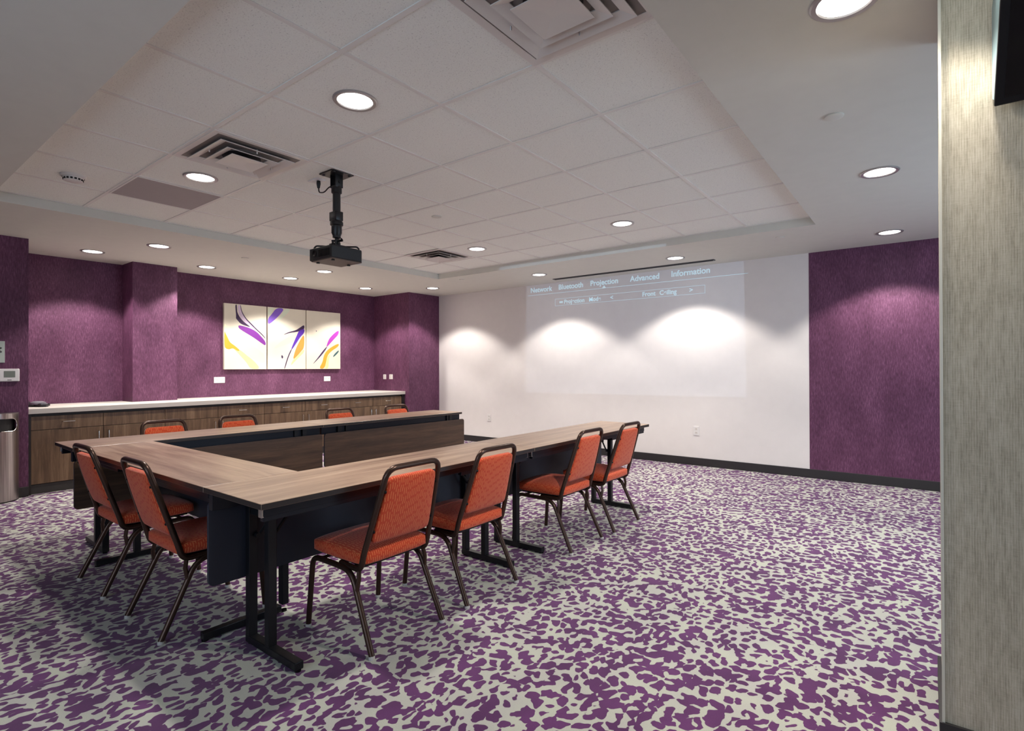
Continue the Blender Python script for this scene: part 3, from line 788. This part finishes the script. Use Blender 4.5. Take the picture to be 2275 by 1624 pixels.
# ------------------------------------------------------------------ tables
TH = .745
def make_table(label, origin, rz, L, W, frames, panel, flip_frames=False):
    r = thing('folding_table', label, 'table', (origin[0], origin[1], 0), rz, 'folding training tables in a U')
    b = bm_(); bx(b, .001, L - .001, 0, W, TH - .024, TH, .0)
    for f in b.faces: f.material_index = 0 if f.calc_center_median().z > TH - .001 else 1
    bmesh.ops.bevel(b, geom=b.edges[:], offset=.0015, segments=1, affect='EDGES')
    new_obj('tabletop', b, [M['top'], M['edge']], r)
    for yy in (.035, W - .075):
        b = bm_()
        q_ = .03 if yy < .1 else .006
        bx(b, q_, L - q_, yy, yy + .034, TH - (.062 if yy < .1 else .095), TH - .0245, .002)
        bx(b, .03, L * .36, yy + .004, yy + .030, TH - .082, TH - .060, .002); bx(b, L * .64, L - .03, yy + .004, yy + .030, TH - .082, TH - .060, .002)
        a = new_obj('rail', b, M['navy'], r)
        if yy < .1:
            for x0_, x1_ in ((.022, .034), (L - .034, L - .022)):
                b = bm_(); bx(b, x0_, x1_, yy + .004, yy + .030, TH - .066, TH - .032, .002); new_obj('rail_cap', b, M['nickel'], a)
    for x, s in frames:
        b = bm_()
        bx(b, x - .02, x + .02, .053, .473 if W > .48 else W - .02, .008, .042, .003)
        f = new_obj('foot_bar', b, M['black'], r)
        b = bm_(); 
        for yy in (.065, .455): lathe(b, [(.014, 0), (.014, .009)], (x, yy, 0), 12)
        new_obj('glide', b, M['bolt'], f)
        for yy in (.283, .453):
            b = bm_(); bx(b, x - .02, x + .02, yy - .018, yy + .018, .040, TH - .0255, .003); new_obj('leg', b, M['black'], r)
            f2 = None
        b = bm_(); bx(b, x - .014, x + .014, .30, .436, .60, .63, .002); new_obj('cross_bar', b, M['black'], r)
        for yy in (.31, .42):
            b = bm_(); tube(b, [(x + s * .018, yy, .50), (x + s * .10, yy, .60), (x + s * .17, yy, TH - .05)], .007, 8)
            tube(b, [(x + s * .012, yy - .008, .50), (x + s * .012, yy + .008, .50)], .012, 8)
            lathe(b, [(.012, -.01), (.012, .01)], (x + s * .10, yy, .60), 10, axis=1)
            new_obj('folding_brace', b, M['black'], r, True)
    if panel:
        x0, x1, y0, z0, z1 = panel
        b = bm_(); rad = .025; pts = []
        for cx, cz, a0 in ((x1 - rad, z1 - rad, 0), (x0 + rad, z1 - rad, PI / 2), (x0 + rad, z0 + rad, PI), (x1 - rad, z0 + rad, 1.5 * PI)):
            for k in range(5): pts.append((cx + rad * math.cos(a0 + k * PI / 8), cz + rad * math.sin(a0 + k * PI / 8)))
        prism(b, pts, 1, y0 - .018, y0, 0)
        for f in b.faces:
            f.material_index = 0 if f.calc_center_median().y > y0 - .001 else 1
        p = new_obj('modesty_panel', b, [M['panelwood'], M['panel_back']], r)
        for xx in (x0 + .25, x1 - .25):
            b = bm_(); bx(b, xx - .015, xx + .015, y0 - .024, y0 - .018, z1 - .06, TH - .03, .001); new_obj('panel_hinge', b, M['black'], p)
    return r
YN = 1.049
make_table('wooden-topped folding table nearest the camera, in front of the two nearest chairs', (-2.027, YN), PI / 2, 1.82, .50, [(.19, 1), (1.65, -1)], (.012, 1.80, .492, .305, .68))
make_table('folding table at the far end of the near row, by the white wall outlet', (-2.027, YN + 1.82), PI / 2, 1.825, .50, [(.17, 1), (1.60, -1)], (.015, 1.79, .492, .305, .68))
make_table('folding table joining the two rows at left, with two chairs at its near side', (-4.443, YN), 0, 1.914, .452, [(.223, 1), (1.773, -1)], (.02, 1.90, .4515, .33, .67))
FA = math.radians(-1.4)
def far_origin(d):   # point at distance d along the far row's outer edge
    return (-4.947 - math.sin(FA) * d, YN + math.cos(FA) * d)
make_table('folding table of the far row nearest the left, before the two leftmost far chairs', far_origin(1.83), -PI / 2 + FA, 1.825, .49, [(1.64, -1), (.17, 1)], (-.002, 1.815, .482, .335, .66))
make_table('folding table of the far row by the white wall, full wood front panel visible', far_origin(3.66), -PI / 2 + FA, 1.825, .49, [(1.64, -1), (.17, 1)], (-.04, 1.805, .482, .345, .66))

# ------------------------------------------------------------------ chairs
def cushion(bm, w0, w1, d0, d1, h0, h1, crown, plane, n=18, e=5.0, under=.35):
    """soft slab: w0/w1 half widths at d0 / d1, thickness h0..h1"""
    t = bm_()
    nu, nv = 22, 22
    def P(u, v, top):
        uu = math.copysign(abs(u), u); k = (v + 1) / 2
        # square to superellipse
        ru = u; rv = v
        w = w0 + (w1 - w0) * k
        m = max(abs(u), abs(v)); 
        cr = (1 - abs(u) ** 4) * (1 - abs(v) ** 4)
        # round the plan corners
        a = abs(u) ** 10 + abs(v) ** 10
        s = 1 / max(1, a ** (1 / 10.0)) if a > 1 else 1
        X = ru * s * w; Y = d0 + (d1 - d0) * (rv * s + 1) / 2
        mid = (h0 + h1) / 2; th = (h1 - h0) / 2
        if top: Z = mid + th * (cr ** .25) * 1.0 + crown * (1 - u * u) * (1 - v * v)
        else: Z = mid - th * (cr ** .18)
        return Vector((X, Y, Z))
    g = []
    for top in (True, False):
        G = [[None] * (nv + 1) for _ in range(nu + 1)]
        for i in range(nu + 1):
            for j in range(nv + 1):
                u = -1 + 2 * i / nu; v = -1 + 2 * j / nv
                u = math.sin(u * PI / 2); v = math.sin(v * PI / 2)
                if (not top) and (i in (0, nu) or j in (0, nv)): G[i][j] = g[0][i][j]
                else: G[i][j] = t.verts.new(P(u, v, top))
        g.append(G)
    for top, G in zip((True, False), g):
        for i in range(nu):
            for j in range(nv):
                q = [G[i][j], G[i + 1][j], G[i + 1][j + 1], G[i][j + 1]]
                if not top: q = q[::-1]
                f = t.faces.new(q); f.smooth = True
    merge(bm, t, plane)

def make_chair():
    r = thing('banquet_chair', '', 'chair')
    T = .0135
    ch = M['bronze']
    # seat
    b = bm_(); cushion(b, .202, .210, -.170, .238, .368, .446, .016, Matrix.Identity(4)); new_obj('seat', b, M['fabric'], r)
    b = bm_(); bx(b, -.175, .175, -.14, .2, .362, .374, .003); new_obj('seat_board', b, M['bolt'], r)
    # backrest, sloped and tapering
    lean = math.atan2(.135, .44)
    PM_ = Matrix.Translation((0, -.148, .375)) @ Matrix.Rotation(PI / 2 + lean, 4, 'X')
    b = bm_(); cushion(b, .178, .143, .105, .425, -.020, .020, .008, PM_); new_obj('backrest', b, M['fabric'], r)
    # back frame: one bent tube
    def bp_(x, s, o=0): return PM_ @ Vector((x, s, o))
    pts = [(-.185, .02, .356), (-.196, -.145, .356), bp_(-.196, .06), bp_(-.157, .470), bp_(.157, .470), bp_(.196, .06), (.196, -.145, .356), (.185, .02, .356)]
    b = bm_(); tube(b, fillet(pts, [0, .055, .03, .055, .055, .03, .055, 0], 6), T, 10)
    bf = new_obj('back_frame', b, ch, r, True)
    b = bm_()
    for s in (-1, 1):
        for q in (.17, .36):
            xx = s * (.196 + (.155 - .196) * (q - .06) / .392 - .016)
            p = bp_(xx, q, .012); p2 = bp_(xx + s * .012, q, .003); tube(b, [p, p2], .0065, 8)
    new_obj('bolts', b, M['bolt'], bf, True)
    for s in (-1, 1):
        # front leg rising and bending into the side rail
        fr = fillet([(s * .212, .25, .012), (s * .203, .222, .348), (s * .200, .05, .346)], [0, .05, 0], 6)
        b = bm_(); tube(b, fr, T, 10); l = new_obj('leg', b, ch, r, True)
        b = bm_(); lathe(b, [(.0145, 0), (.0145, .010), (.0125, .016)], (s * .212, .25, 0), 12); new_obj('glide', b, M['glide'], l, True)
        rr = fillet([(s * .200, .05, .346), (s * .202, -.085, .344), (s * .215, -.245, .012)], [0, .07, 0], 6)
        b = bm_(); tube(b, rr, T, 10); l = new_obj('leg', b, ch, r, True)
        b = bm_(); lathe(b, [(.0145, 0), (.0145, .010), (.0125, .016)], (s * .215, -.245, 0), 12); new_obj('glide', b, M['glide'], l, True)
        b = bm_(); tube(b, [(s * .194, -.128, .356), (s * .201, -.136, .315), (s * .2065, -.128, .262)], .0105, 8); new_obj('side_brace', b, ch, r, True)
    for yy in (-.06, .16): b = bm_(); tube(b, [(-.2, yy, .350), (.2, yy, .350)], .008, 8); new_obj('under_seat_bar', b, ch, r, True)
    return r
CH = [ # x, y, facing rotation, label
 (-2.165, 1.70, PI / 2, 'orange banquet chair nearest the camera, tucked at the near table row', 'chairs on the near side of the near row'),
 (-2.170, 2.32, PI / 2, 'orange banquet chair just behind the nearest one at the near row, second from front', 'chairs on the near side of the near row'),
 (-2.155, 3.345, PI / 2, 'orange banquet chair third along the near row, its seat seen against the dark panel', 'chairs on the near side of the near row'),
 (-2.130, 3.93, PI / 2, 'orange banquet chair farthest along the near row, by the white wall baseboard', 'chairs on the near side of the near row'),
 (-3.820, 1.222, 0, 'orange banquet chair at the outer left corner of the joining table', 'chairs at the joining table'),
 (-3.013, 1.222, 0, 'orange banquet chair at the joining table beside the navy panel, right of its neighbour', 'chairs at the joining table'),
 (-4.81, 1.80, -PI / 2, 'leftmost of the four orange chairs showing only their backs behind the far row', 'chairs behind the far row'),
 (-4.79, 2.405, -PI / 2, 'orange chair behind the far row, below the left canvas of the triptych', 'chairs behind the far row'),
 (-4.75, 3.47, -PI / 2, 'orange chair behind the far row, below the right canvas of the triptych', 'chairs behind the far row'),
 (-4.70, 4.21, -PI / 2, 'rightmost orange chair behind the far row, near the purple corner pier', 'chairs behind the far row'),
]
first = make_chair()
for k, (x, y, rz, lab, grp) in enumerate(CH):
    o = first if k == 0 else copy_tree(first)
    o.location = (x, y, 0); o.rotation_euler = (0, 0, rz); o['label'] = lab; o['group'] = grp

# ------------------------------------------------------------------ lights
def spot(x, y, z, power, size=114, blend=.3, col=(1, .95, .89), rad=.08):
    l = bpy.data.lights.new('downlight_beam', 'SPOT'); l.energy = power; l.spot_size = math.radians(size); l.spot_blend = blend
    l.color = col; l.shadow_soft_size = rad
    o = bpy.data.objects.new('downlight_beam', l); COL.objects.link(o); o.location = (x, y, z - .012 - rad * 0)
    return o
for k, (x, y, z, lab) in enumerate(LIGHTS):
    spot(x, y, z, SPOT_W * (.2 if x > 0 else 1))
# daylight through the two windows
for (loc, rot, sx, sz) in (((XR + .22, 4.5, 1.375), (0, PI / 2, 0), 1.75, 2.4), ((-1.0, YB - .22, 1.375), (-PI / 2, 0, 0), 3.2, 1.75)):
    l = bpy.data.lights.new('daylight', 'AREA'); l.shape = 'RECTANGLE'; l.size = sx; l.size_y = sz; l.energy = DAY_W * (2.2 if sx < 2 else DAY_BACK); l.color = (.62, .80, 1.0)
    o = bpy.data.objects.new('daylight', l); COL.objects.link(o); o.location = loc; o.rotation_euler = rot
    o.rotation_euler = (0, PI / 2, 0) if sx < 2 else (PI / 2, 0, 0)
w = bpy.data.worlds.new('sky'); SC.world = w; w.use_nodes = True
w.node_tree.nodes['Background'].inputs[0].default_value = (.55, .72, 1, 1); w.node_tree.nodes['Background'].inputs[1].default_value = 1.0

# projector beam: a real spot limited to the image rectangle
l = bpy.data.lights.new('projector_beam', 'SPOT'); l.energy = PROJ_W; l.spot_size = math.radians(60); l.spot_blend = 0; l.shadow_soft_size = .004; l.color = (.55, .75, 1)
l.use_nodes = True; nt = l.node_tree; N = nt.nodes; em = N['Emission']
tc = N.new('ShaderNodeTexCoord'); sp = N.new('ShaderNodeSeparateXYZ'); nt.links.new(tc.outputs['Normal'], sp.inputs[0])
def mth(op, a, b_=None):
    n = N.new('ShaderNodeMath'); n.operation = op
    for i, v in enumerate((a, b_)):
        if v is None: continue
        if isinstance(v, (int, float)): n.inputs[i].default_value = v
        else: nt.links.new(v, n.inputs[i])
    return n.outputs[0]
px = mth('DIVIDE', sp.outputs[0], mth('ABSOLUTE', sp.outputs[2])); py = mth('DIVIDE', sp.outputs[1], mth('ABSOLUTE', sp.outputs[2]))
inside = mth('MULTIPLY', mth('LESS_THAN', mth('ABSOLUTE', px), .365), mth('LESS_THAN', mth('ABSOLUTE', py), .215))
nt.links.new(inside, em.inputs['Strength'])
o = bpy.data.objects.new('projector_beam', l); COL.objects.link(o); o.location = (-3.265, 2.27 + .152, ZT - .582)
tgt = Vector((-3.40, YF, 1.87)); o.rotation_euler = (tgt - o.location).to_track_quat('-Z', 'Y').to_euler()

# ------------------------------------------------------------------ camera
F_PX, YAW, PIT, ROL = 1196.08, .6566, .0041, -.0031
f = Vector((-math.sin(YAW) * math.cos(PIT), math.cos(YAW) * math.cos(PIT), math.sin(PIT)))
rv = Vector((math.cos(YAW), math.sin(YAW), 0)); uv = rv.cross(f)
r2 = rv * math.cos(ROL) + uv * math.sin(ROL); u2 = -rv * math.sin(ROL) + uv * math.cos(ROL)
cam = bpy.data.cameras.new('camera'); cam.sensor_fit = 'HORIZONTAL'; cam.sensor_width = 36; cam.lens = F_PX / 2275 * 36; cam.clip_start = .05
co = bpy.data.objects.new('camera', cam); COL.objects.link(co)
mw = Matrix((r2, u2, -f)).transposed().to_4x4(); mw.translation = Vector((0, 0, 1.267)); co.matrix_world = mw
SC.camera = co
SC.view_settings.view_transform = 'Standard'; SC.view_settings.look = 'None'; SC.view_settings.gamma = 1
SC.view_settings.use_curve_mapping = False; SC.view_settings.exposure = EXPO
SC.cycles.use_denoising = True
SC.cycles.max_bounces = 8; SC.cycles.diffuse_bounces = 5; SC.cycles.sample_clamp_indirect = 6
SC.cycles.caustics_reflective = False; SC.cycles.caustics_refractive = False
